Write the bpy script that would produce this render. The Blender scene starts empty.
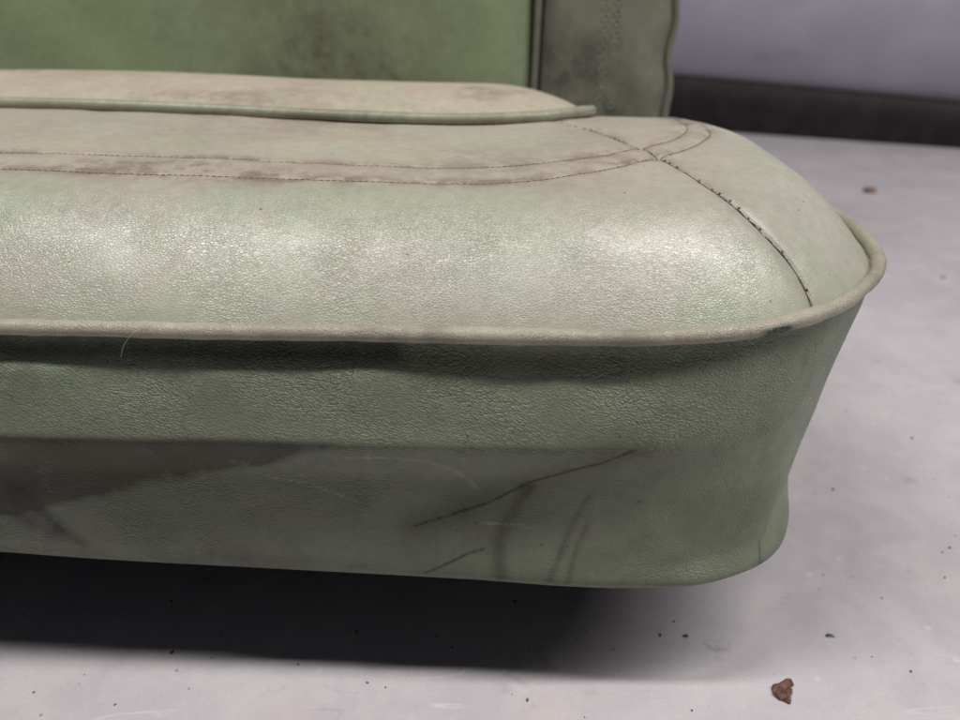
import bpy, math, random
import numpy as np
from mathutils import Vector, Matrix
rng = np.random.default_rng(7); random.seed(7)
S = bpy.context.scene
COL = S.collection

# ------------------------------------------------------------------ geometry helpers
CTRL=[(-1.03,.60),(-1.02,.50),(-.99,.43),(-.93,.383),(-.85,.363),(-.6,.348),(-.4,.337),(-.234,.3263),(-.155,.3235),(-.077,.3208),(0,.3175),(.05,.3152),(.085,.3158),(.126,.322),(.16,.3355),(.19,.3565),(.218,.386),(.237,.416),(.247,.45),(.251,.50),(.25,.6),(.245,.72),(.235,.79),(.205,.84),(.15,.86),(-.3,.875),(-.85,.885),(-.95,.87),(-1.0,.83),(-1.03,.75)]
def catmull(pts, n=24, closed=True):
    P=np.array(pts,float); N=len(P); out=[]
    rng=range(N if closed else N-1)
    for i in rng:
        if closed: p0,p1,p2,p3=P[(i-1)%N],P[i],P[(i+1)%N],P[(i+2)%N]
        else: p0,p1,p2,p3=P[max(i-1,0)],P[i],P[i+1],P[min(i+2,N-1)]
        # centripetal
        t0=0;t1=t0+max(np.linalg.norm(p1-p0),1e-6)**.5;t2=t1+np.linalg.norm(p2-p1)**.5;t3=t2+max(np.linalg.norm(p3-p2),1e-6)**.5
        if np.allclose(p0,p1): p0=2*p1-p2; t1=t0+np.linalg.norm(p1-p0)**.5;t2=t1+np.linalg.norm(p2-p1)**.5;t3=t2+max(np.linalg.norm(p3-p2),1e-6)**.5
        if np.allclose(p2,p3): p3=2*p2-p1; t3=t2+np.linalg.norm(p3-p2)**.5
        for k in range(n):
            t=t1+(t2-t1)*k/n
            A1=(t1-t)/(t1-t0)*p0+(t-t0)/(t1-t0)*p1
            A2=(t2-t)/(t2-t1)*p1+(t-t1)/(t2-t1)*p2
            A3=(t3-t)/(t3-t2)*p2+(t-t2)/(t3-t2)*p3
            B1=(t2-t)/(t2-t0)*A1+(t-t0)/(t2-t0)*A2
            B2=(t3-t)/(t3-t1)*A2+(t-t1)/(t3-t1)*A3
            out.append((t2-t)/(t2-t1)*B1+(t-t1)/(t2-t1)*B2)
    if not closed: out.append(P[-1])
    return np.array(out)
def resample(poly, n, closed=True):
    Q=np.vstack([poly,poly[:1]]) if closed else poly
    L=np.concatenate([[0],np.cumsum(np.linalg.norm(np.diff(Q,axis=0),axis=1))])
    s=np.linspace(0,L[-1],n,endpoint=not closed)
    return np.stack([np.interp(s,L,Q[:,k]) for k in range(Q.shape[1])],1)
def pdist(pts, poly, closed=False):
    A=poly; B=np.roll(poly,-1,0) if closed else poly[1:]
    if not closed: A=poly[:-1]
    d=np.full(len(pts),1e9)
    for a,b in zip(A,B):
        ab=b-a; t=np.clip(((pts-a)@ab)/max(ab@ab,1e-18),0,1)
        q=pts-(a+t[:,None]*ab); np.minimum(d,(q*q).sum(1),out=d)
    return np.sqrt(d)
OUT=catmull(CTRL,12)
OUTC=resample(OUT,260)
def decline(x, y):
    y0 = .566+.05*np.clip((.02-x)/.4, 0, 1)
    return .36*np.clip(y-y0, 0, .2)**1.5
def crown_z(x, y, d, dec=1.0):
    s0, dc, ta = 1.05, .050, .012
    z = .2445+s0*(d-ta*(np.logaddexp(0, (d-dc)/ta)-np.log1p(np.exp(-dc/ta))))
    z = z+.0055*(1-np.exp(-d/.10))-(.0075-.004*np.clip((x-.17)/.05, 0, 1))*np.exp(-d/.0075)
    return z-dec*decline(x, y)

def sstep(a, b, x):
    t = np.clip((x-a)/(b-a), 0, 1); return t*t*(3-2*t)

def mesh_np(name, V, faces, attrs=None, smooth=True):
    me = bpy.data.meshes.new(name)
    V = np.asarray(V, dtype=np.float32); F = np.asarray(faces, dtype=np.int32)
    n = F.shape[1]
    me.vertices.add(len(V)); me.vertices.foreach_set('co', V.ravel())
    me.loops.add(F.size); me.loops.foreach_set('vertex_index', F.ravel())
    me.polygons.add(len(F))
    me.polygons.foreach_set('loop_start', np.arange(0, F.size, n, dtype=np.int32))
    if smooth: me.polygons.foreach_set('use_smooth', np.ones(len(F), dtype=bool))
    me.update(calc_edges=True); me.validate()
    for k, a in (attrs or {}).items():
        at = me.attributes.new(k, 'FLOAT', 'POINT'); at.data.foreach_set('value', np.asarray(a, dtype=np.float32))
    return me

def obj(name, me, mat, parent=None, loc=None):
    o = bpy.data.objects.new(name, me); COL.objects.link(o)
    if mat is not None and len(me.materials) == 0: me.materials.append(mat)
    if parent is not None: o.parent = parent
    if loc is not None: o.location = loc
    return o

def grid_faces(nu, nv, closed_u=False):
    """vertex index = v*nu + u"""
    u = np.arange(nu if closed_u else nu-1); v = np.arange(nv-1)
    U, Vv = np.meshgrid(u, v); U = U.ravel(); Vv = Vv.ravel(); U1 = (U+1) % nu
    return np.stack([Vv*nu+U, Vv*nu+U1, (Vv+1)*nu+U1, (Vv+1)*nu+U], 1)

def frames(P, closed):
    T = (np.roll(P, -1, 0)-np.roll(P, 1, 0)) if closed else np.gradient(P, axis=0)
    T /= np.linalg.norm(T, axis=1)[:, None]+1e-12
    up = np.array([0, 0, 1.0]); N = np.cross(T, up); N /= np.linalg.norm(N, axis=1)[:, None]+1e-12
    B = np.cross(N, T)
    return T, N, B

def tube(P, r, closed=False, seg=14, caps=True):
    P = np.asarray(P, float); r = np.broadcast_to(np.asarray(r, float), (len(P),)).copy()
    if not closed and caps:   # rounded ends
        T0 = P[0]-P[1]; T0 /= np.linalg.norm(T0); T1 = P[-1]-P[-2]; T1 /= np.linalg.norm(T1)
        k = [(.35, .93), (.7, .7), (.92, .38), (1.0, .02)]
        pre = [P[0]+T0*r[0]*a for a, b in k][::-1]; post = [P[-1]+T1*r[-1]*a for a, b in k]
        pr = [r[0]*b for a, b in k][::-1]; po = [r[-1]*b for a, b in k]
        P = np.vstack([pre, P, post]); r = np.concatenate([pr, r, po])
    T, N, B = frames(P, closed)
    a = np.linspace(0, 2*np.pi, seg, endpoint=False)
    V = P[:, None]+r[:, None, None]*(np.cos(a)[None, :, None]*N[:, None]+np.sin(a)[None, :, None]*B[:, None])
    n = len(P); V = V.reshape(-1, 3)
    F = grid_faces(seg, n, True)
    if closed:
        u = np.arange(seg); u1 = (u+1) % seg
        F = np.vstack([F, np.stack([(n-1)*seg+u, (n-1)*seg+u1, u1, u], 1)])
    return V, F

def box_vf(x0, x1, y0, y1, z0, z1):
    V = np.array([(x, y, z) for z in (z0, z1) for y in (y0, y1) for x in (x0, x1)], float)
    F = np.array([(0, 2, 3, 1), (4, 5, 7, 6), (0, 1, 5, 4), (2, 6, 7, 3), (0, 4, 6, 2), (1, 3, 7, 5)])
    return V, F

def merge(parts):
    Vs, Fs, o = [], [], 0
    for V, F in parts:
        Vs.append(V); Fs.append(np.asarray(F)+o); o += len(V)
    return np.vstack(Vs), np.vstack(Fs)

def vnoise1(x, scale, seed):
    r = np.random.default_rng(seed).normal(size=4096)
    t = x/scale; i = np.floor(t).astype(int); f = t-i; f = f*f*(3-2*f)
    return r[i % 4096]*(1-f)+r[(i+1) % 4096]*f

def vnoise2(x, y, scale, seed):
    r = np.random.default_rng(seed).normal(size=(256, 256))
    a = x/scale; b = y/scale; i = np.floor(a).astype(int); j = np.floor(b).astype(int)
    f = a-i; g = b-j; f = f*f*(3-2*f); g = g*g*(3-2*g)
    i0, i1, j0, j1 = i % 256, (i+1) % 256, j % 256, (j+1) % 256
    return (r[i0, j0]*(1-f)+r[i1, j0]*f)*(1-g)+(r[i0, j1]*(1-f)+r[i1, j1]*f)*g

# ------------------------------------------------------------------ material helpers
class NT:
    def __init__(s, name):
        s.m = bpy.data.materials.new(name); s.m.use_nodes = True
        s.t = s.m.node_tree; s.t.nodes.clear()
        s.out = s.n('ShaderNodeOutputMaterial'); s.b = s.n('ShaderNodeBsdfPrincipled')
        s.l(s.b.outputs[0], s.out.inputs[0])
        s.co = s.n('ShaderNodeTexCoord').outputs['Object']
    def n(s, t, **k):
        x = s.t.nodes.new(t)
        for a, b in k.items(): setattr(x, a, b)
        return x
    def l(s, a, b): s.t.links.new(a, b)
    def put(s, sock, v):
        if hasattr(v, 'is_output'): s.l(v, sock)
        else: sock.default_value = v
    def mapping(s, loc=(0, 0, 0), rot=(0, 0, 0), sc=(1, 1, 1), src=None):
        x = s.n('ShaderNodeMapping'); s.l(src or s.co, x.inputs[0])
        x.inputs[1].default_value = loc; x.inputs[2].default_value = rot; x.inputs[3].default_value = sc
        return x.outputs[0]
    def noise(s, scale, detail=4, rough=.55, vec=None, dist=0, color=False):
        x = s.n('ShaderNodeTexNoise'); s.l(vec or s.co, x.inputs['Vector'])
        x.inputs['Scale'].default_value = scale; x.inputs['Detail'].default_value = detail
        x.inputs['Roughness'].default_value = rough; x.inputs['Distortion'].default_value = dist
        return x.outputs['Color' if color else 'Fac']
    def vor(s, scale, feature='DISTANCE_TO_EDGE', vec=None, rnd=1.0):
        x = s.n('ShaderNodeTexVoronoi', feature=feature); s.l(vec or s.co, x.inputs['Vector'])
        x.inputs['Scale'].default_value = scale; x.inputs['Randomness'].default_value = rnd
        return x.outputs['Distance']
    def ramp(s, f, a, b, lo=0., hi=1., smooth=True):
        x = s.n('ShaderNodeMapRange', interpolation_type='SMOOTHSTEP' if smooth else 'LINEAR')
        s.put(x.inputs[0], f)
        x.inputs[1].default_value = a; x.inputs[2].default_value = b
        x.inputs[3].default_value = lo; x.inputs[4].default_value = hi
        return x.outputs[0]
    def math(s, op, a, b=0., clamp=False):
        x = s.n('ShaderNodeMath', operation=op, use_clamp=clamp); s.put(x.inputs[0], a); s.put(x.inputs[1], b)
        return x.outputs[0]
    def mix(s, f, a, b, mode='MIX'):
        x = s.n('ShaderNodeMix', data_type='RGBA', blend_type=mode)
        s.put(x.inputs[0], f)
        for k, v in ((6, a), (7, b)):
            if hasattr(v, 'is_output'): s.l(v, x.inputs[k])
            else: x.inputs[k].default_value = (*v, 1)
        return x.outputs[2]
    def attr(s, name):
        return s.n('ShaderNodeAttribute', attribute_name=name).outputs['Fac']
    def bump(s, h, dist, strength=1., prev=None):
        x = s.n('ShaderNodeBump'); s.l(h, x.inputs['Height'])
        s.put(x.inputs['Strength'], strength); x.inputs['Distance'].default_value = dist
        if prev: s.l(prev, x.inputs['Normal'])
        return x.outputs[0]
    def fin(s, color, rough, normal=None, spec=.5, metal=0.):
        s.put(s.b.inputs['Base Color'], color if hasattr(color, 'is_output') else (*color, 1))
        s.put(s.b.inputs['Roughness'], rough); s.b.inputs['Specular IOR Level'].default_value = spec
        s.b.inputs['Metallic'].default_value = metal
        if normal: s.l(normal, s.b.inputs['Normal'])
        return s.m

def vinyl(name, tones, grime_shade_col, rough=(.36, .5), coarse_attr=None, marks=False, rot=(0, 0, 0), stretch=(1, 1, 1),
          grain=1.0, dust=None, cell=330, spec=.5, patch=9.0, grime_shade_amt=1.0, fine=1.0, gloss_attr=None, vw=.2, bigw=1.0, coat=0., gr=(.40, .58)):
    """worn grained vinyl: blotchy fade, dirt-and-painted-shade attribute, wrinkle-cell grain in the bump"""
    t = NT(name)
    n1 = t.noise(patch, 5, .55, dist=.4)
    n2 = t.noise(patch*2.7, 6, .6, vec=t.mapping(loc=(3.1, 1.7, .4)))
    n3 = t.noise(150, 4, .65)
    c = t.mix(t.ramp(n1, .40, .60), tones[0], tones[1])
    c = t.mix(t.ramp(n2, .50, .68, 0, .75), c, tones[2])
    if dust is not None:
        n4 = t.noise(22, 7, .65, vec=t.mapping(loc=(7, 2, 5), sc=(.6, 1, 1)))
        c = t.mix(t.ramp(n4, .48, .66, 0, .55), c, dust)
    c = t.mix(t.math('MULTIPLY', t.attr('tan'), t.ramp(t.noise(12, 5, .6, vec=t.mapping(loc=(4, 8, 2))), .30, .62, .35, 1.)), c, (.42, .362, .302))
    # fine mottling
    c = t.mix(t.ramp(n3, .35, .68, 0., .30), c, t.mix(1., c, (.62, .60, .56), 'MULTIPLY'))
    # dirt, and on the skirt also painted shade
    g = t.math('MULTIPLY', t.attr('grime_shade'), t.ramp(t.noise(38, 8, .72), gr[0], gr[1], .2, 1.15))
    g = t.math('MULTIPLY', g, grime_shade_amt, True)
    c = t.mix(g, c, grime_shade_col)
    # pepper specks
    sp = t.math('MULTIPLY', t.ramp(t.vor(115, 'F1'), .06, .11, 1, 0), t.ramp(t.noise(40, 2), .56, .62))
    c = t.mix(t.math('MULTIPLY', sp, .75), c, (.035, .027, .02))
    # the grain
    warp = t.n('ShaderNodeVectorMath', operation='MULTIPLY_ADD')
    t.l(t.noise(420, 2, .5, color=True), warp.inputs[0]); warp.inputs[1].default_value = (.0011,)*3; t.l(t.co, warp.inputs[2])
    warp2 = t.n('ShaderNodeVectorMath', operation='MULTIPLY_ADD')
    t.l(t.noise(24, 3, .5, color=True), warp2.inputs[0]); warp2.inputs[1].default_value = (.010,)*3; t.l(warp.outputs[0], warp2.inputs[2])
    gv = t.mapping(sc=stretch, src=t.mapping(rot=rot, src=warp2.outputs[0]))
    v1 = t.ramp(t.vor(cell, vec=gv), 0, vw)                       # pebbles
    big = t.ramp(t.vor(cell*.42, vec=gv), 0, .075)                # creases that gather several pebbles
    bm = t.ramp(t.noise(34, 3, .6, vec=t.mapping(loc=(2, 6, 1))), .40, .60, .15, 1.)
    big = t.math('SUBTRACT', 1., t.math('MULTIPLY', bm, t.math('SUBTRACT', 1., big)))
    v2 = t.ramp(t.vor(cell*2.1, vec=gv), 0, .30)
    v3 = t.noise(1300, 2, .6)
    region = t.ramp(t.noise(26, 3, .55, vec=t.mapping(loc=(1, 9, 4))), .36, .62, .45, 1.)
    cw = region if coarse_attr is None else t.math('MULTIPLY', region, t.attr(coarse_attr))
    h = t.math('ADD', t.math('MULTIPLY', t.math('ADD', v1, t.math('MULTIPLY', big, bigw)), cw), t.math('ADD', t.math('MULTIPLY', v2, .22*fine), t.math('MULTIPLY', v3, .18*fine)))
    v1 = t.math('MULTIPLY', v1, big)
    nrm = t.bump(h, .00016*grain, 1.0)
    # grain valleys darkened in the colour to imitate shading
    val = t.math('MULTIPLY', t.math('SUBTRACT', 1., v1), cw)
    c = t.mix(t.math('MULTIPLY', val, .08), c, t.mix(1., c, (.50, .46, .38), 'MULTIPLY'))
    r = t.ramp(t.noise(17, 5, .6, vec=t.mapping(loc=(5, 5, 1))), .35, .65, rough[0], rough[1])
    r = t.math('ADD', r, t.math('MULTIPLY', g, .25))
    if gloss_attr: r = t.math('ADD', r, t.ramp(t.attr(gloss_attr), .15, .8, .22, 0.))
    if marks:
        mk = t.math('MULTIPLY', t.attr('mark'), t.ramp(t.noise(300, 5, .75), .34, .52, .3, 1.1), True)
        c = t.mix(mk, c, (.012, .011, .009))
        lt = t.math('MULTIPLY', t.attr('hairline'), t.ramp(t.noise(190, 3, .7), .36, .6, 0., .85), True)
        c = t.mix(lt, c, (.42, .42, .34))
    if coat:
        t.put(t.b.inputs['Coat Weight'], t.math('MULTIPLY', t.ramp(t.noise(13, 4, .6, vec=t.mapping(loc=(9, 1, 3))), .36, .6, .35, 1.), coat)); t.b.inputs['Coat Roughness'].default_value = .37
    return t.fin(c, r, nrm, spec)

# ------------------------------------------------------------------ materials
M = {}
M['crown'] = vinyl('faded_dusty_vinyl', [(.400, .388, .318), (.358, .385, .290), (.392, .365, .303)], (.19, .145, .115),
                   coarse_attr='coarse', stretch=(.68, 1.15, 1), rot=(0, 0, -.25), grain=1.1, cell=680, vw=.26, bigw=.6, fine=.35, coat=.55, dust=(.43, .41, .335), rough=(.31, .39), spec=.8, gloss_attr='coarse')
M['insert'] = vinyl('dusty_insert_vinyl', [(.46, .40, .33), (.44, .40, .32), (.40, .40, .31)], (.22, .17, .13),
                    stretch=(.6, 1, 1), grain=.35, dust=(.50, .44, .37), rough=(.5, .62), spec=.4)
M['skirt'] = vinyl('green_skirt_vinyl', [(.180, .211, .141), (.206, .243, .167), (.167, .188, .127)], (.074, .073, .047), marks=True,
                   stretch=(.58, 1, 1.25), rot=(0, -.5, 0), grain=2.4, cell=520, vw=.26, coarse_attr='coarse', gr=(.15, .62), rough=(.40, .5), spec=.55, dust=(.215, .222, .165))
M['piping'] = vinyl('dusty_piping_vinyl', [(.385, .345, .275), (.345, .335, .255), (.41, .38, .305)], (.055, .04, .03), grain=1.0, cell=620, marks=True,
                    rough=(.36, .48), patch=25, spec=.6, dust=(.40, .39, .30))
M['piping_green'] = vinyl('green_piping_vinyl', [(.30, .32, .235), (.34, .35, .26), (.36, .34, .27)], (.12, .10, .075), grain=.5, cell=520, rough=(.25, .36), patch=25)
M['backrest'] = vinyl('green_backrest_vinyl', gr=(.25, .75), tones=[(.215, .265, .150), (.235, .290, .168), (.205, .245, .142)], grime_shade_col=(.10, .100, .062), grain=.5, rough=(.42, .55), patch=6)
M['bolster'] = vinyl('grimy_bolster_vinyl', gr=(.25, .75), tones=[(.165, .165, .13), (.195, .20, .15), (.15, .15, .118)], grime_shade_col=(.068, .062, .054), grain=.5, rough=(.38, .5), patch=10)

t = NT('brown_thread'); M['thread'] = t.fin(t.mix(t.ramp(t.noise(300), .4, .6), (.085, .055, .042), (.16, .11, .085)), .8)
t = NT('dark_seam_thread'); M['dark_thread'] = t.fin(t.mix(t.ramp(t.noise(400), .4, .6), (.05, .042, .03), (.16, .14, .105)), .85)
t = NT('black_steel'); M['steel'] = t.fin(t.mix(t.ramp(t.noise(30), .4, .6), (.02, .02, .022), (.05, .035, .028)), .5)

# floor: lavender grey painted concrete with scuffs and stains
t = NT('painted_floor')
a = t.ramp(t.noise(3.5, 6, .6), .35, .65); b = t.ramp(t.noise(19, 7, .65, dist=.5), .42, .62)
c = t.mix(a, (.450, .418, .450), (.502, .470, .498)); c = t.mix(t.math('MULTIPLY', b, .45), c, (.56, .535, .55))
warm = t.ramp(t.noise(9, 6, .6, vec=t.mapping(loc=(4, 4, 0))), .56, .70, 0, .5); c = t.mix(warm, c, (.54, .48, .46))
dirt = t.ramp(t.noise(42, 8, .7, vec=t.mapping(loc=(1, 2, 0))), .60, .74, 0, .42); c = t.mix(dirt, c, (.33, .29, .29))
# pale scratches: thin iso-lines of stretched noises
for k, (rz, lc) in enumerate(((.5, (0, 0, 0)), (-.9, (8, 3, 0)), (1.25, (2, 9, 0)))):
    nn = t.noise(16, 2, .5, vec=t.mapping(loc=lc, rot=(0, 0, rz), sc=(.28, 2.2, 1)))
    line = t.ramp(t.math('ABSOLUTE', t.math('SUBTRACT', nn, .5)), .0, .010, 1, 0)
    msk = t.ramp(t.noise(11, 4, .6, vec=t.mapping(loc=(lc[1], lc[0], 1))), .57, .66, 0, .55)
    c = t.mix(t.math('MULTIPLY', line, msk), c, (.66, .63, .64) if k != 1 else (.36, .33, .35))
spk = t.math('MULTIPLY', t.ramp(t.vor(75, 'F1'), .05, .12, 1, 0), t.ramp(t.noise(24, 2), .52, .58))
c = t.mix(t.math('MULTIPLY', spk, .7), c, (.20, .17, .18))
wsp = t.math('MULTIPLY', t.ramp(t.vor(58, 'F1', vec=t.mapping(loc=(3, 3, 0))), .06, .18, 1, 0), t.ramp(t.noise(15, 3, vec=t.mapping(loc=(6, 1, 0))), .52, .6))
c = t.mix(t.math('MULTIPLY', wsp, .25), c, (.80, .78, .77))
stn = t.math('MULTIPLY', t.ramp(t.vor(16, 'F1', vec=t.mapping(loc=(.3, 1.2, 0), sc=(1, 1.5, 1))), .08, .2, 1, 0), t.ramp(t.noise(50, 4, .7), .42, .55))
stn = t.math('MULTIPLY', stn, t.ramp(t.noise(5, 2, vec=t.mapping(loc=(2, 2, 2))), .48, .56))
c = t.mix(t.math('MULTIPLY', stn, .35), c, (.16, .145, .15))
gr = t.ramp(t.noise(420, 4, .75), .32, .68); c = t.mix(t.math('MULTIPLY', gr, .22), c, t.mix(1., c, (.72, .70, .70), 'MULTIPLY'))
pit = t.math('MULTIPLY', t.ramp(t.vor(210, 'F1'), .05, .16, 1, 0), t.ramp(t.noise(33, 3, vec=t.mapping(loc=(9, 9, 0))), .5, .6)); c = t.mix(t.math('MULTIPLY', pit, .5), c, (.25, .22, .23))
hgt = t.math('ADD', t.noise(260, 4, .6), t.math('MULTIPLY', t.noise(40, 4), 1.6))
M['floor'] = t.fin(c, t.ramp(t.noise(12, 5), .35, .65, .42, .62), t.bump(hgt, .0004, .5), .4)

t = NT('lavender_panel_paint')
c = t.mix(t.ramp(t.noise(5, 5), .38, .62), (.40, .395, .475), (.45, .44, .52))
c = t.mix(t.ramp(t.noise(14, 5, vec=t.mapping(sc=(.4, .4, 1.6))), .55, .72, 0, .4), c, (.24, .23, .265))
M['panel'] = t.fin(c, .55, t.bump(t.noise(30, 3), .001, .2), .35)
t = NT('black_rubber'); M['base'] = t.fin(t.mix(t.ramp(t.noise(18, 4), .4, .65), (.014, .0095, .0105), (.022, .0155, .0172)), .6, None, .3)
t = NT('rust'); c = t.mix(t.ramp(t.noise(300, 6, .7), .38, .6), (.060, .028, .022), (.16, .085, .065))
c = t.mix(t.ramp(t.vor(420, 'F1'), .1, .25, .9, 0), c, (.34, .17, .075)); M['rust'] = t.fin(c, .8, t.bump(t.noise(500, 4), .0008, 1.))
t = NT('dark_grit'); M['grit'] = t.fin(t.mix(t.ramp(t.noise(500), .4, .6), (.05, .045, .048), (.14, .12, .115)), .8)
t = NT('grey_green_chip'); M['chip'] = t.fin(t.mix(t.ramp(t.noise(400), .4, .6), (.045, .065, .06), (.12, .15, .14)), .6)
t = NT('brown_crumb'); M['crumb'] = t.fin(t.mix(t.ramp(t.noise(120), .4, .6), (.12, .06, .04), (.25, .15, .10)), .8)
t = NT('pale_fibre'); M['fibre'] = t.fin((.40, .38, .31), .5)

# ------------------------------------------------------------------ the bench seat
def empty(name, label=None, cat=None, loc=(0, 0, 0)):
    o = bpy.data.objects.new(name, None); o.empty_display_size = .1; COL.objects.link(o); o.location = loc
    if label: o['label'] = label; o['category'] = cat
    return o
seat = empty('bench_seat', 'worn pale green vinyl vehicle bench seat with piped edges standing on the floor', 'seat', (0, 0, 0))

ZP = .25                                   # height of the front piping
CEN = np.array([-.2, .70])
INS_CTRL = [(-.86, .72), (-.84, .66), (-.78, .635), (-.6, .622), (-.375, .597), (-.2865, .588), (-.22, .581), (-.15, .5735), (-.07, .566), (-.02, .5635), (.01, .566),
            (.043, .577), (.064, .592), (.085, .617), (.094, .65), (.096, .70), (.094, .76), (.06, .80), (-.1, .81), (-.5, .82), (-.8, .82), (-.86, .79)]
INS = catmull(INS_CTRL, 10)
UPPER = catmull([(-.62, .490), (-.45, .468), (-.29, .4548), (-.209, .451), (-.143, .446), (-.095, .4423), (-.047, .4394), (-.012, .4392), (.024, .4450), (.055, .456),
                 (.079, .4695), (.104, .489), (.127, .5105), (.1435, .536), (.153, .563), (.1555, .59), (.153, .66)], 10, False)
LOWER = catmull([(-.62, .456), (-.45, .434), (-.2725, .4215), (-.197, .4165), (-.134, .412), (-.089, .4098), (-.044, .4080), (-.011, .4075), (.022, .412), (.0515, .422),
                 (.084, .442), (.1113, .4655), (.1328, .487), (.152, .515), (.1640, .541), (.1685, .568), (.168, .65)], 10, False)
DIAG = catmull([(.060, .578), (.0668, .5673), (.0787, .5505), (.0860, .5370), (.0959, .5113), (.1050, .4890), (.1113, .4668), (.1170, .4450), (.1222, .4255), (.1268, .4070),
                (.1320, .3935), (.1390, .3830), (.1470, .3755), (.1540, .3705), (.1605, .3665), (.1656, .3625), (.1700, .3568), (.1720, .3535), (.1728, .3500)], 8, False)

def side_of(pts, poly):
    """signed: >0 on the right-hand (outer/side) panel of the mitre seam"""
    best = np.full(len(pts), 1e9); sg = np.zeros(len(pts))
    for a, b in zip(poly[:-1], poly[1:]):
        ab = b-a; tt = np.clip(((pts-a)@ab)/(ab@ab), 0, 1); q = pts-(a+tt[:, None]*ab)
        d2 = (q*q).sum(1); m = d2 < best; best[m] = d2[m]; sg[m] = np.sign(-(ab[0]*q[m, 1]-ab[1]*q[m, 0]))*-1
    return sg

def crown_full(pts, fine=True, dec=1.0):
    """height of the cushion top over plan points plus seam distances"""
    x, y = pts[:, 0], pts[:, 1]
    d = pdist(pts, OUTC, True)
    z = crown_z(x, y, d, dec)
    z = z+.007*sstep(.02, -.34, x)*(1-np.exp(-d/.10))
    du = pdist(pts, UPPER[::3]); dl = pdist(pts, LOWER[::3]); dd = pdist(pts, DIAG[::2])
    if fine:
        z = z-.0011*np.exp(-(du/.0016)**2)-.0011*np.exp(-(dl/.0016)**2)
        mid = sstep(.030, .012, du+dl-.022)
        z = z+.0010*np.exp(-((du-dl)/.014)**2)*sstep(.045, .028, du+dl)      # raised welt between the two rows
        z = z-.0016*np.exp(-(dd/.0013)**2)-.0012*np.exp(-(dd/.006)**2)
        sd = side_of(pts, DIAG[::2])
        z = z+.0003*np.exp(-((dd-.0040)/.0035)**2)*(sd > 0)
        z = z+.0005*vnoise2(x, y, .07, 3)*sstep(0, .03, d)+.0002*vnoise2(x, y, .018, 5)*sstep(0, .012, d)
    return z, d, du, dl, dd

# outline samples: dense where the frame looks
OD = catmull(CTRL, 60)
Lx = np.concatenate([[0], np.cumsum(np.linalg.norm(np.diff(np.vstack([OD, OD[:1]]), axis=0), axis=1))])
seg_mid = .5*(OD+np.roll(OD, -1, 0))
vis = (seg_mid[:, 0] > -.42) & (seg_mid[:, 1] < .70)
dens = np.where(vis, 1/.00125, 1/.009)
W = np.concatenate([[0], np.cumsum(dens*np.diff(Lx))])
NS = int(W[-1]); sw = np.linspace(0, W[-1], NS, endpoint=False); sL = np.interp(sw, W, Lx)
ODc = np.vstack([OD, OD[:1]])
OUT_S = np.stack([np.interp(sL, Lx, ODc[:, k]) for k in (0, 1)], 1)
tan = np.roll(OUT_S, -1, 0)-np.roll(OUT_S, 1, 0); tan /= np.linalg.norm(tan, axis=1)[:, None]
NRM = np.stack([tan[:, 1], -tan[:, 0]], 1)          # outward
for _ in range(30): NRM = .5*NRM+.25*np.roll(NRM, 1, 0)+.25*np.roll(NRM, -1, 0)
NRM /= np.linalg.norm(NRM, axis=1)[:, None]

# --- cushion top
rad = np.concatenate([np.linspace(1.0, .86, 46, endpoint=False), np.linspace(.86, .05, 230)])
V2 = (CEN[None, None]+rad[:, None, None]*(OUT_S-CEN)[None]).reshape(-1, 2)
z, d, du, dl, dd = crown_full(V2)
ins_d = pdist(V2, INS[::3], True)
def inside(pts, poly):
    x, y = pts[:, 0], pts[:, 1]; c = np.zeros(len(pts), bool)
    for a, b in zip(poly, np.roll(poly, -1, 0)):
        cond = ((a[1] > y) != (b[1] > y)); 
        if abs(b[1]-a[1]) < 1e-12: continue
        c ^= cond & (x < (b[0]-a[0])*(y-a[1])/(b[1]-a[1])+a[0])
    return c
inn = inside(V2, INS[::2])
z = z-.012*np.where(inn, sstep(.002, .012, ins_d), 0)
xx, yy = V2[:, 0], V2[:, 1]
grime_shade = .75*np.exp(-(np.minimum(du, dl)/.006)**2)*(.35+.65*sstep(.1, .9, vnoise2(xx, yy, .05, 11)+.5))
grime_shade += .9*np.exp(-(np.maximum(du, dl)/.030)**2)*sstep(.0, 1.0, vnoise2(xx, yy, .07, 12)+.2)*np.where(xx < -.03, 1.0, .5)
grime_shade += .5*np.exp(-((xx+.13)/.08)**2-((dl-.004)/.014)**2)
grime_shade += .8*np.exp(-(d/.0030)**2)+.55*np.exp(-(dd/.0013)**2)+.30*np.exp(-(dd/.010)**2)
grime_shade += .35*np.exp(-(ins_d/.006)**2)*(~inn)
grime_shade += .45*np.exp(-(np.minimum(du, dl)/.0009)**2)+.42*sstep(.06, .11, d)*sstep(-1.0, .8, vnoise2(xx, yy, .09, 15))*sstep(.16, .02, xx)
grime_shade += .40*sstep(.10, .16, xx)*np.exp(-(np.maximum(du, dl)/.022)**2)
coarse = .16+.95*np.exp(-((d-.040)/.034)**2)*(.45+.55*sstep(.22, .13, xx+.25*(yy-.32)))*sstep(.62, .45, yy)+.12*np.exp(-((d-.09)/.04)**2)
coarse = coarse*np.where(xx > .14, .75, 1)
z = np.where(d < .004, np.maximum(z, .2472), z)
V3 = np.column_stack([V2, z])
cushion = obj('cushion', mesh_np('cushion', V3, grid_faces(NS, len(rad), True)[:, ::-1], {'grime_shade': np.clip(grime_shade, 0, 1), 'coarse': coarse, 'tan': .85*sstep(.055, .10, d)}), M['crown'], seat)
cushion['label'] = 'dusty faded tan and green cushion top'

def on_crown(poly2, lift=0.0):
    z = crown_full(poly2, True)[0]
    return np.column_stack([poly2, z+lift])

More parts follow.
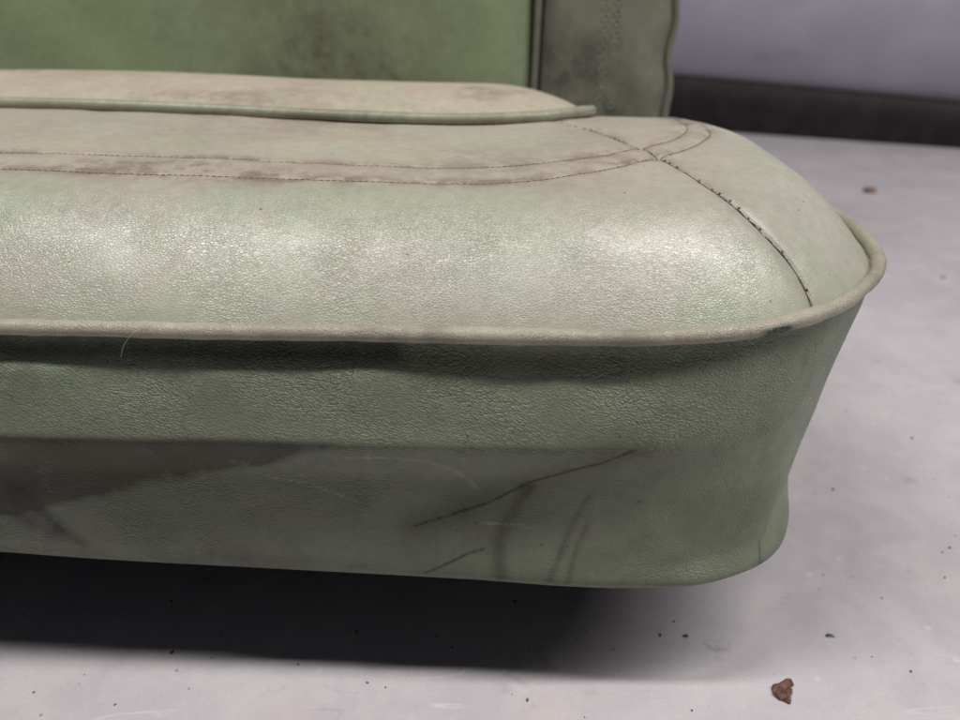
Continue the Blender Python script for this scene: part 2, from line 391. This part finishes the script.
# --- thread rows
def stitch_mesh(poly, pitch, length, r, lift, slope=0.0, jitter=0.0):
    L = np.concatenate([[0], np.cumsum(np.linalg.norm(np.diff(poly, axis=0), axis=1))])
    parts = []; s = pitch*.5
    while s < L[-1]-pitch:
        jj = random.uniform(-jitter, jitter)
        ss = np.linspace(s-length/2, s+length/2, 5)
        p2 = np.stack([np.interp(ss, L, poly[:, k]) for k in (0, 1)], 1)
        tg = p2[-1]-p2[0]; tg /= np.linalg.norm(tg); nn = np.array([tg[1], -tg[0]])
        p2 = p2+nn[None]*np.linspace(-slope, slope, 5)[:, None]+nn*jj
        p3 = on_crown(p2, lift); p3[:, 2] += r*.9*np.array([-1.0, .1, .4, .1, -1.0])
        parts.append(tube(p3, r*random.uniform(.85, 1.15), False, 7)); s += pitch*random.uniform(.94, 1.06)
    return merge(parts)
for nm, pl in (('UPPER', UPPER), ('LOWER', LOWER)):
    Vv, Ff = stitch_mesh(resample(pl, 900, False),   .0036, .0034, .00036, .0002, slope=.00022)
    st = obj('stitching', mesh_np('stitching', Vv, Ff), M['thread'], cushion)
    st['label'] = 'row of brown stitching nearer the insert' if nm == 'UPPER' else 'row of brown stitching nearer the front edge'
# the mitre seam: ragged dark thread lying in the groove with tufts on the side panel
DG = resample(DIAG, 500, False)
parts = []
core = on_crown(DG, .0005); core[:, 0] += .00025*vnoise1(np.arange(500.)*.5, 3., 4); parts.append(tube(core, .00055*(1+.35*vnoise1(np.arange(500.), 6., 9)).clip(.4, 1.8), False, 8))
L = np.concatenate([[0], np.cumsum(np.linalg.norm(np.diff(DG, axis=0), axis=1))]); s = .012
while s < L[-1]-.006:
    p = np.array([np.interp(s, L, DG[:, k]) for k in (0, 1)]); q = np.array([np.interp(s+.003, L, DG[:, k]) for k in (0, 1)])
    tg = (q-p)/np.linalg.norm(q-p); nn = np.array([-tg[1], tg[0]])
    for _ in range(random.choice((0, 1, 1, 1))):
        ln = random.uniform(.0007, .0016); an = random.uniform(-.9, .9); dr = nn*math.cos(an)+tg*math.sin(an)
        pts = np.array([p+dr*ln*k for k in (0, .35, .7, 1.)]); p3 = on_crown(pts, 0); p3[:, 2] += np.array([.0002, .0008, .0010, .0004])
        parts.append(tube(p3, random.uniform(.0003, .0006), False, 6))
    s += random.uniform(.0060, .0090)
Vv, Ff = merge(parts)
ms = obj('seam', mesh_np('seam', Vv, Ff), M['dark_thread'], cushion); ms['label'] = 'dark ragged diagonal seam across the corner'

# --- insert: puffed centre panel inside its own piping
INR = resample(INS, 700); cI = np.array([-.30, .69])
radI = np.concatenate([np.linspace(1, .75, 40, endpoint=False), np.linspace(.75, .0, 50)])
VI = (cI+radI[:, None, None]*(INR-cI)[None]).reshape(-1, 2)
dI = pdist(VI, resample(INS, 200), True)
zI = crown_full(VI, False, 0)[0]-decline(VI[:, 0], VI[:, 1])*(.35+.65*np.exp(-dI/.03))+.0010+(.0172+.0025*sstep(-.05,-.35,VI[:, 0]))*(1-np.exp(-dI/.040))+.0006*vnoise2(VI[:, 0], VI[:, 1], .08, 21)*sstep(0, .03, dI)
gI = .12+.5*np.exp(-(dI/.006)**2)+.5*sstep(.0, 1.3, vnoise2(VI[:, 0], VI[:, 1], .05, 8))
insert = obj('insert_panel', mesh_np('insert_panel', np.column_stack([VI, zI]), grid_faces(700, len(radI), True)[:, ::-1], {'grime_shade': gI.clip(0, 1)}), M['insert'], seat)
PI_ = resample(INS, 900); zc = crown_full(PI_, False)[0]
rI = .0044*(1+.05*vnoise1(np.arange(900.), 14, 31))
Vv, Ff = tube(np.column_stack([PI_, zc+.0036+.0015*sstep(.04, .085, PI_[:, 0])]), rI, True, 16)
gg = np.repeat(.25+.4*sstep(-.2, 1.2, vnoise1(np.arange(900.), 20, 6)), 16)
pi_in = obj('piping', mesh_np('insert_piping', Vv, Ff, {'grime_shade': gg*.6}), M['piping_green'], seat); pi_in['label'] = 'pale green piping around the raised insert'

# --- outer piping
k = np.arange(NS, dtype=float); arc = sL
rP = .0041*(1+.035*vnoise1(arc, .018, 41)+.03*vnoise1(arc, .006, 42))
zP = ZP+.0012*vnoise1(arc, .09, 43)*.5
PO = np.column_stack([OUT_S+NRM*(.0004+.0004*vnoise1(arc, .03, 44))[:, None], zP])
Vv, Ff = tube(PO, rP, True, 18)
ang = np.tile(np.linspace(0, 2*np.pi, 18, endpoint=False), NS)
under = np.clip(-np.sin(ang), 0, 1)
nick = np.exp(-((Vv[:, 0]-.1445)/.0075)**2)*(Vv[:, 1] < .40)*sstep(ZP+.0022, ZP-.0005, Vv[:, 2])
gP = .30*np.clip(np.repeat(vnoise1(arc, .03, 45), 18), 0, 1)+0*under
piping = obj('piping', mesh_np('outer_piping', Vv, Ff, {'grime_shade': gP.clip(0, 1), 'mark': nick.clip(0, 1)*1.8}), M['piping'], seat); piping['label'] = 'dusty tan piping along the top edge of the skirt'

# --- skirt
NW = 120; w = np.linspace(0, 1, NW)
Z0 = .088
X = OUT_S[:, 0]; Y = OUT_S[:, 1]
# per-sample controls as functions of x along the front, then around the corner by y
def along(vals_x, vals, corner, corner_vals):
    a = np.interp(X, vals_x, vals)
    b = np.interp(Y, corner, corner_vals)
    t_ = sstep(.150, .205, X)
    front = Y < .6
    return np.where(front, a*(1-t_)+b*t_, np.where(X > 0, b, a))
bot = along([-1, -.29, -.19, -.09, 0, .09, .125, .17], [-.011, -.010, -.006, -.002, .001, .006, .010, .010], [.33, .345, .365, .385, .42, .6], [.010, .0055, -.003, -.015, -.025, -.028])
mid = along([-1, -.25, 0, .09, .15], [.0075, .0075, .0075, .0065, .003], [.33, .36, .40, .6], [.003, -.0005, -.005, -.006])
low = along([-1, -.25, 0, .09, .15], [.001, .001, .001, .003, .001], [.33, .36, .40, .6], [.000, -.007, -.019, -.021])
wk = np.array([0, .03, .065, .105, .25, .365, .405, .52, .885, .955, .98, 1.0])
prof = np.zeros((NW, NS))
cs = sstep(.150, .200, X)*(Y < .6)+(Y >= .6)*(X > 0)          # 1 round the right-hand corner
cm = np.interp(Y, [.33, .36, .40, .6], [.3, .6, 1., 1.])*cs
lz = (.45*sstep(.125, .04, X)+.55*sstep(-.02, -.06, X))*(1-cs); wob = .0012*vnoise1(arc, .06, 77)
K = np.stack([np.full(NS, -.0030), -.0036-.0028*lz, -.0028-.0030*lz+wob*.5, (.0022*lz-.0002*(1-lz))*(1-cs)-.003*cs+wob*lz, (.62*mid+.0020)*(1-cs)-.0060*cm, (mid+.002)*(1-cs)-.0090*cm,
              (.85*mid+.15*low)*(1-cs)-.0100*cm, (low*.8+.2*bot-.0020)*(1-cs)-.0125*cm, (.55*low+.45*bot-.0005)*(1-cs)-.0215*cm, bot, bot-.0012, bot-.006], 0)
for j in range(NW):
    i = np.searchsorted(wk, w[j], side='right')-1; i = min(i, len(wk)-2); f = (w[j]-wk[i])/(wk[i+1]-wk[i]); prof[j] = K[i]*(1-f)+K[i+1]*f
for _ in range(11): prof[1:-1] = .5*prof[1:-1]+.25*prof[:-2]+.25*prof[2:]
sm = prof.copy()
for _ in range(60): sm[1:-1] = .5*sm[1:-1]+.25*sm[:-2]+.25*sm[2:]
wr = (.75*sstep(-.02, .10, X)*sstep(.2, .14, X))[None]*sstep(.18, .28, w)[:, None]*sstep(.85, .7, w)[:, None]; prof = prof*(1-wr)+sm*wr
for _ in range(25): prof = .5*prof+.25*np.roll(prof, 1, 1)+.25*np.roll(prof, -1, 1)
ARC, WW = np.meshgrid(arc, w)
lo = vnoise2(ARC.ravel(), WW.ravel()*.155, .05, 51).reshape(NW, NS); mi = vnoise2(ARC.ravel()+WW.ravel()*.08, WW.ravel()*.155, .021, 52).reshape(NW, NS)
env = sstep(0, .15, WW)*sstep(1, .9, WW)
prof += env*(.0008*lo+.00025*mi)
zz = (ZP-.0022)+(Z0-(ZP-.0022))*w
zz = zz[:, None]+np.zeros((NW, NS)); 
PX = X[None]+NRM[None, :, 0]*prof; PY = Y[None]+NRM[None, :, 1]*prof
# bottom tuck: rolls under and inwards
tk = np.linspace(0, 1, 14)[1:]
tx, ty, tz = [], [], []
base = prof[-1]
for q in tk:
    off = base-.003*np.sin(min(q*3, 1)*np.pi/2)-.030*max(q-.15, 0); zt = Z0-.0035*np.sin(min(q*4, 1)*np.pi/2)+.002*q
    tx.append(X+NRM[:, 0]*off); ty.append(Y+NRM[:, 1]*off); tz.append(np.full(NS, zt))
PX = np.vstack([PX, tx]); PY = np.vstack([PY, ty]); zz = np.vstack([zz, tz]); NR = NW+len(tk)
VS = np.column_stack([PX.ravel(), PY.ravel(), zz.ravel()])
xs, ys, zs = VS.T
frontmask = (ys < .60)
p2 = np.column_stack([xs, zs])
near = frontmask & (xs > -.32) & (xs < .22)
def mk(poly, wdt, amp):
    o = np.zeros(len(VS)); dq = pdist(p2[near], np.array(poly, float)); o[near] = amp*np.exp(-(dq/wdt)**2); return o
mark = mk([(-.0361, .131), (-.0221, .1367), (.0054, .1485), (.0268, .1633), (.0476, .1738), (.0629, .1802), (.0768, .189)], .0008, 1.0)
mark += mk([(-.0318, .0961), (-.0172, .1053), (-.0057, .1128), (.0023, .1158)], .0009, .9)
strk = mk([(.0116, .0915), (.0108, .1128), (.0127, .1346), (.0217, .1519), (.0258, .1587)], .0045, .62)
strk += mk([(.0393, .0961), (.0433, .1083), (.0498, .1346), (.0583, .1553)], .0020, .55)
strk += mk([(.0498, .0938), (.0522, .1128), (.0581, .1346)], .0018, .55)
strk += mk([(-.2632, .1612), (-.2535, .1475), (-.2509, .1369), (-.2416, .1188), (-.233, .1075)], .005, .65)
strk += mk([(-.2695, .1405), (-.2625, .1261), (-.2484, .115)], .006, .7)
mark += mk([(.1643, .1075), (.1646, .0959), (.1677, .0881)], .0011, .45)
mark += mk([(.085, .151), (.0853, .1515)], .001, .9)
mark += mk([(-.262, .150), (-.2535, .1475), (-.2509, .1369), (-.2416, .1188)], .0045, .42)+mk([(-.262, .142), (-.256, .128)], .006, .35)
hairl = mk([(-.0705, .1803), (-.0469, .181), (-.0262, .1778), (-.0132, .1701), (-.0011, .1569)], .0006, .8)
hairl += mk([(0, .1341), (.0304, .1327)], .0006, .8)+mk([(.1622, .1874), (.1698, .1893), (.1814, .1968)], .0006, .6)
hairl += mk([(-.115, .163), (-.09, .158), (-.07, .149)], .0005, .6)
wln = (.187-.137)/(-.085+.24)                                   # slope of the lower edge of the painted shade wedge
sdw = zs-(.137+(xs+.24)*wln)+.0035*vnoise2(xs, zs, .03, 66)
gS = 1.05*sstep(-.004, .006, sdw)*sstep(.1945, .1890, zs)*sstep(-.03, -.10, xs)  # shadow wedge at lower left painted into the colour, partly brown dirt
gS += .8*sstep(.232, .236, zs)*sstep(-.034, -.042, xs)  # shadow under the piping painted as a dark band
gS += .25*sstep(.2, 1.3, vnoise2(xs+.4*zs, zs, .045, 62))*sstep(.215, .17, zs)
gS = gS+.85*strk+.16*sstep(.197, .187, zs)*sstep(.13, .04, xs)+.25*sstep(.110, .095, zs)  # dirt streaks, plus shade painted over the lower part
gS += .35*np.exp(-(pdist(np.column_stack([xs, zs]), np.array([(-.0361, .131), (.0768, .189)]))/.010)**2)
skirt = obj('skirt', mesh_np('skirt', VS, grid_faces(NS, NR, True)[:, ::-1], {'grime_shade': gS.clip(0, 1.8), 'mark': mark.clip(0, 1), 'hairline': hairl.clip(0, 1), 'coarse': .45+.55*np.maximum(sstep(.178, .192, zs), .6*sstep(-.02, -.12, xs))}), M['skirt'], seat)
skirt['label'] = 'scuffed green vinyl skirt with a black diagonal scratch'

# --- underframe: steel rails that carry the cushion, set back in its shadow
rails = [box_vf(-.95, .15, .42, .46, .05, .10), box_vf(-.95, .15, .76, .80, .05, .10)]
for x in (-.92, -.42, .09): rails.append(box_vf(x, x+.04, .462, .758, .052, .098))
for x in (-.90, .10):
    for y in (.425, .765): rails.append(box_vf(x, x+.03, y, y+.03, 0, .048))
for x in (-.8, .02): rails.append(box_vf(x, x+.05, .802, .93, .06, .09))
for x in (-.8, .02): rails.append(box_vf(x, x+.05, .931, .945, .06, .40))
Vv, Ff = merge(rails); obj('underframe', mesh_np('underframe', Vv, Ff, smooth=False), M['steel'], seat)

# --- backrest (leans back a little), its side bolster, fold, piping and embossing
BY, BZ0, BZ1, TILT = .872, .17, .78, math.radians(4)
def bk(x, z, off):   # point on the backrest face; off = towards the viewer
    return np.stack([x, BY+(z-BZ0)*math.tan(TILT)*np.ones_like(x)-off, z+0*x], -1)
def slab(x0, x1, puff, nx, nz, edge, thick, attr=None, seed=0, slope=0.0):
    u = np.linspace(0, 1, nx); v = np.linspace(0, 1, nz); U, Vv = np.meshgrid(u, v)
    zz_ = BZ0+(BZ1-BZ0)*Vv
    xl = x0+slope*(zz_-.27); xr = x1 if not callable(x1) else x1(zz_)
    xx_ = xl+(xr-xl)*U
    dx = np.minimum(xx_-xl, xr-xx_); dz = np.minimum(zz_-BZ0, BZ1-zz_)
    off = puff*(1-np.exp(-dx/edge))*(1-np.exp(-dz/.03))+.0015*vnoise2(xx_, zz_, .06, seed)*sstep(0, .03, dx)
    P = bk(xx_.ravel(), zz_.ravel(), off.ravel())
    return P, grid_faces(nx, nz), xx_.ravel(), zz_.ravel()
edge_x = lambda z_: .2105+.0030*np.sin((z_-.262)/.075*2*np.pi)*np.exp(-((z_-.32)/.06)**2)+.012*np.clip(z_-.37, 0, .4)-.0015
back = empty('backrest'); back.parent = seat
P, Fc, bx_, bz_ = slab(-.96, .0545, .016, 240, 150, .020, 0, seed=71, slope=.03)
gB = 1.0*np.exp(-((bx_+.165)/.10)**2-((bz_-.325)/.075)**2)+.6*np.exp(-((bx_+.12)/.13)**2-((bz_-.28)/.03)**2)+.12*sstep(.3, 1.3, vnoise2(bx_, bz_, .06, 72))+.3*np.exp(-((bx_-.05)/.02)**2)
obj('centre_panel', mesh_np('centre_panel', P, Fc, {'grime_shade': gB.clip(0, 1)}), M['backrest'], back)
P, Fc, bx_, bz_ = slab(.066, lambda z_: edge_x(z_), .014, 110, 220, .018, 0, seed=73, slope=.03)
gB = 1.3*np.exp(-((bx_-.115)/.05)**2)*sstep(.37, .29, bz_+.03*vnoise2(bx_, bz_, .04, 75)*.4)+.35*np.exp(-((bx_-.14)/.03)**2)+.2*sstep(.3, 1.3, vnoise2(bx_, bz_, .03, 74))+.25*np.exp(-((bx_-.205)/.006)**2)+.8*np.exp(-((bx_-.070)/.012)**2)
sp_ = obj('side_panel', mesh_np('side_panel', P, Fc, {'grime_shade': gB.clip(0, 1)}), M['bolster'], back); sp_['label'] = 'grimy grey green side panel with an embossed strip'
zl = np.linspace(BZ0, BZ1, 160)
Vv, Ff = tube(bk(.0600+.03*(zl-.27), zl, .004), .0038, False, 12)
obj('fold', mesh_np('fold', Vv, Ff, {'grime_shade': np.full(len(Vv), .45)}), M['bolster'], back)
Vv, Ff = tube(bk(edge_x(zl)+.002, zl, .002), .0036*(1+.1*vnoise1(zl, .03, 5)), False, 12)
bp = obj('piping', mesh_np('backrest_piping', Vv, Ff, {'grime_shade': np.full(len(Vv), .4)}), M['bolster'], back); bp['label'] = 'wavy piping down the right edge of the backrest'
# embossed rings, two staggered columns
parts = []
for kk in range(24):
    zz0 = .262+kk*.0105
    for sgn in (-1, 1):
        cx = .1395+.03*(zz0-.27)*.3+sgn*.0062; cz = zz0+(.0050 if sgn > 0 else 0)
        a = np.linspace(0, 2*np.pi, 16, endpoint=False)
        offs = np.interp(cx, [.06, .1, .14, .18, .21], [.002, .0125, .0135, .012, .004])
        ring = bk(cx+.0037*np.cos(a), cz+.0037*np.sin(a), np.full(16, offs-.0002))
        parts.append(tube(ring, .0010, True, 6))
Vv, Ff = merge(parts); obj('embossing', mesh_np('embossing', Vv, Ff, {'grime_shade': np.full(len(Vv), .35)}), M['bolster'], sp_)
# the shell behind the panels
Vv, Ff = box_vf(-.955, .205, .885, .93, BZ0+.005, BZ1-.005); Vv[:, 1] += (Vv[:, 2]-BZ0)*math.tan(TILT)
obj('shell', mesh_np('shell', Vv, Ff, {'grime_shade': np.full(8, .3)}, smooth=False), M['bolster'], back)

# ------------------------------------------------------------------ floor and the panel behind
def plane(x0, x1, y0, y1, z_=0):
    return np.array([(x0, y0, z_), (x1, y0, z_), (x1, y1, z_), (x0, y1, z_)], float), np.array([(0, 1, 2, 3)])
Vv, Ff = plane(-6, 6, -4, 8)
fl = obj('floor', mesh_np('floor', Vv, Ff, smooth=False), M['floor']); fl['kind'] = 'structure'

pan = empty('wall_panel', 'pale lavender panel with black base strip standing behind the green seat', 'panel', (.9347, 1.931, 0)); pan.rotation_euler = (0, 0, math.atan2(-.192, .479))
prof_ = [(.125*((.40-z_)/.30)**1.7-.016, z_) for z_ in np.linspace(.098, .399, 14)]+[(-.016, .6), (-.016, 1.1), (.06, 1.1)]
pp = catmull(prof_, 6, False); xs_ = np.linspace(-1.6, 1.5, 60)
U, Vi = np.meshgrid(np.arange(60), np.arange(len(pp)))
zsh = -.0245*(xs_[U.ravel()])*sstep(.3, .1, pp[Vi.ravel(), 1])
VP = np.column_stack([xs_[U.ravel()], pp[Vi.ravel(), 0], pp[Vi.ravel(), 1]-.006+zsh])
obj('panel', mesh_np('panel', VP, grid_faces(60, len(pp))), M['panel'], pan)
xb = np.linspace(-1.6, 1.5, 40); tb = .120-.045*np.clip(xb, -.5, .5); rb = []
for yb, zb in ((.066, 0*tb), (.062, tb*.5), (.063, tb-.006), (.070, tb), (.12, tb), (.12, 0*tb)): rb.append(np.column_stack([xb, np.full(40, yb), zb]))
Vv, Ff = np.vstack(rb), grid_faces(40, 6); obj('base_strip', mesh_np('base_strip', Vv, Ff, smooth=False), M['base'], pan)

# ------------------------------------------------------------------ crumbs on the floor
def chip(name, x, y, sx, sy, h, mat, label, cat, seed, rot=0., group=None, shape=None):
    r = np.random.default_rng(seed)
    if shape is None:
        n = 14; a = np.linspace(0, 2*np.pi, n, endpoint=False)
        rad_ = 1+.28*r.normal(size=n); rad_ = .25*np.roll(rad_, 1)+.5*rad_+.25*np.roll(rad_, -1)
        ring = np.column_stack([np.cos(a)*rad_*sx, np.sin(a)*rad_*sy])
    else:
        ring = resample(np.array(shape, float), 28); ring = ring+.00025*r.normal(size=ring.shape); n = 28
    V = []; rows = [(1.0, .0), (1.03, .35), (.96, .8), (.7, 1.0), (.35, .85), (.02, 1.0)]
    for s_, hh in rows:
        for q in ring:
            V.append((q[0]*s_, q[1]*s_, h*max(0, hh+(.25*r.normal() if 0 < hh and s_ < .99 else 0))))
    me = mesh_np(name, np.array(V), grid_faces(n, len(rows), True), smooth=False)
    o = obj(name, me, mat, None, (x, y, .0002)); o.rotation_euler = (0, 0, rot)
    o['label'] = label; o['category'] = cat
    if group: o['group'] = group
    return o
chip('rust_flake', .1926, .3138, .008, .006, .0022, M['rust'], 'jagged brown rust flake lying on the floor in front of the seat corner', 'flake', 3,
     shape=[(-.0085, -.0005), (-.0070, .0040), (-.002, .0065), (.0010, .0078), (.0035, .0098), (.0068, .0088), (.0075, .0060), (.0050, .0035), (.0040, -.001), (.0020, -.0045), (.0000, -.0085), (-.0030, -.0068), (-.0065, -.0045)])
chip('paint_chip', .2398, .3589, .0031, .0014, .0008, M['chip'], 'small dark grey-green chip on the floor behind the rust flake', 'chip', 5, rot=-.2)
chip('dirt_crumb', .7934, 1.4897, .010, .012, .006, M['crumb'], 'brown crumb of dirt on the floor near the dark base strip', 'crumb', 6)
grit = chip('grit_speck', .1411, .3589, .0016, .0013, .0009, M['grit'], 'tiny dark speck of grit lying on the pale floor', 'grit', 8, group='dark grit specks scattered on the floor')
for i, (gx, gy, gs) in enumerate([(.3708, .4458, 1.), (.3488, .4134, .9), (.6819, 1.0189, 3.0), (-.2227, .3906, 1.), (-.0848, .3623, 1.3), (.0253, .3896, 1.3), (-.0188, .3488, 1.), (-.0295, .3589, .9),
                                  (.1235, .3598, 1.1), (-.0723, .3212, .9), (.0294, .3088, 1.2), (-.2267, .3052, .8), (-.2058, .3447, 1.5), (.362, .441, .8), (.28, .33, .8), (.31, .52, 1.1), (.42, .60, 1.3), (.46, .56, 1.1)]+[(random.gauss(-.02, .14), random.gauss(.345, .03), random.uniform(.35, .8)) for _ in range(22)]+[(random.uniform(.25, .75), random.uniform(.35, 1.2), random.uniform(.4, .9)) for _ in range(9)]):
    g = grit.copy(); COL.objects.link(g); g.location = (gx, gy, .0002); gs *= .62; g.scale = (gs, gs*random.uniform(.7, 1.3), gs); g.rotation_euler = (0, 0, random.uniform(0, 6))
# a fibre caught on the front piping
hp = catmull([(-.1746, .3185, .2375), (-.1708, .3165, .2445), (-.1655, .3165, .2505), (-.1580, .3205, .2552)], 10, False)
Vv, Ff = tube(hp, .00013, False, 6)
fb = obj('stray_hair', mesh_np('stray_hair', Vv, Ff), M['fibre']); fb['label'] = 'thin pale curved hair clinging to the front piping of the seat'; fb['category'] = 'hair'

# ------------------------------------------------------------------ camera, light, world
cam = bpy.data.cameras.new('camera'); co = bpy.data.objects.new('camera', cam); COL.objects.link(co)
co.location = (0, 0, .405); co.rotation_euler = (math.radians(90-28), 0, 0)
cam.sensor_width = 36; cam.lens = 740/960*36; cam.clip_start = .01; cam.clip_end = 50
cam.dof.use_dof = True; cam.dof.focus_distance = .40; cam.dof.aperture_fstop = 5.6
S.camera = co

def strip(name, x0, x1, y, z_, w_, power, col=(1, .97, .93)):
    l = bpy.data.lights.new(name, 'AREA'); l.shape = 'RECTANGLE'; l.size = x1-x0; l.size_y = w_; l.energy = power; l.color = col
    o = bpy.data.objects.new(name, l); COL.objects.link(o); o.location = ((x0+x1)/2, y, z_); return o
strip('ceiling_lamp', -1.6, -.25, .08, 2.3, .13, 36)
strip('ceiling_lamp', .2, 3.4, .08, 2.3, .13, 74)

wd = bpy.data.worlds.new('World'); S.world = wd; wd.use_nodes = True
bg = wd.node_tree.nodes['Background']; bg.inputs[0].default_value = (.72, .78, 1.0, 1); bg.inputs[1].default_value = .045
S.view_settings.view_transform = 'Standard'; S.view_settings.look = 'None'; S.view_settings.exposure = 0; S.view_settings.gamma = 1

S.cycles.use_denoising = True
S.cycles.filter_width = 1.3
S.cycles.adaptive_threshold = .006
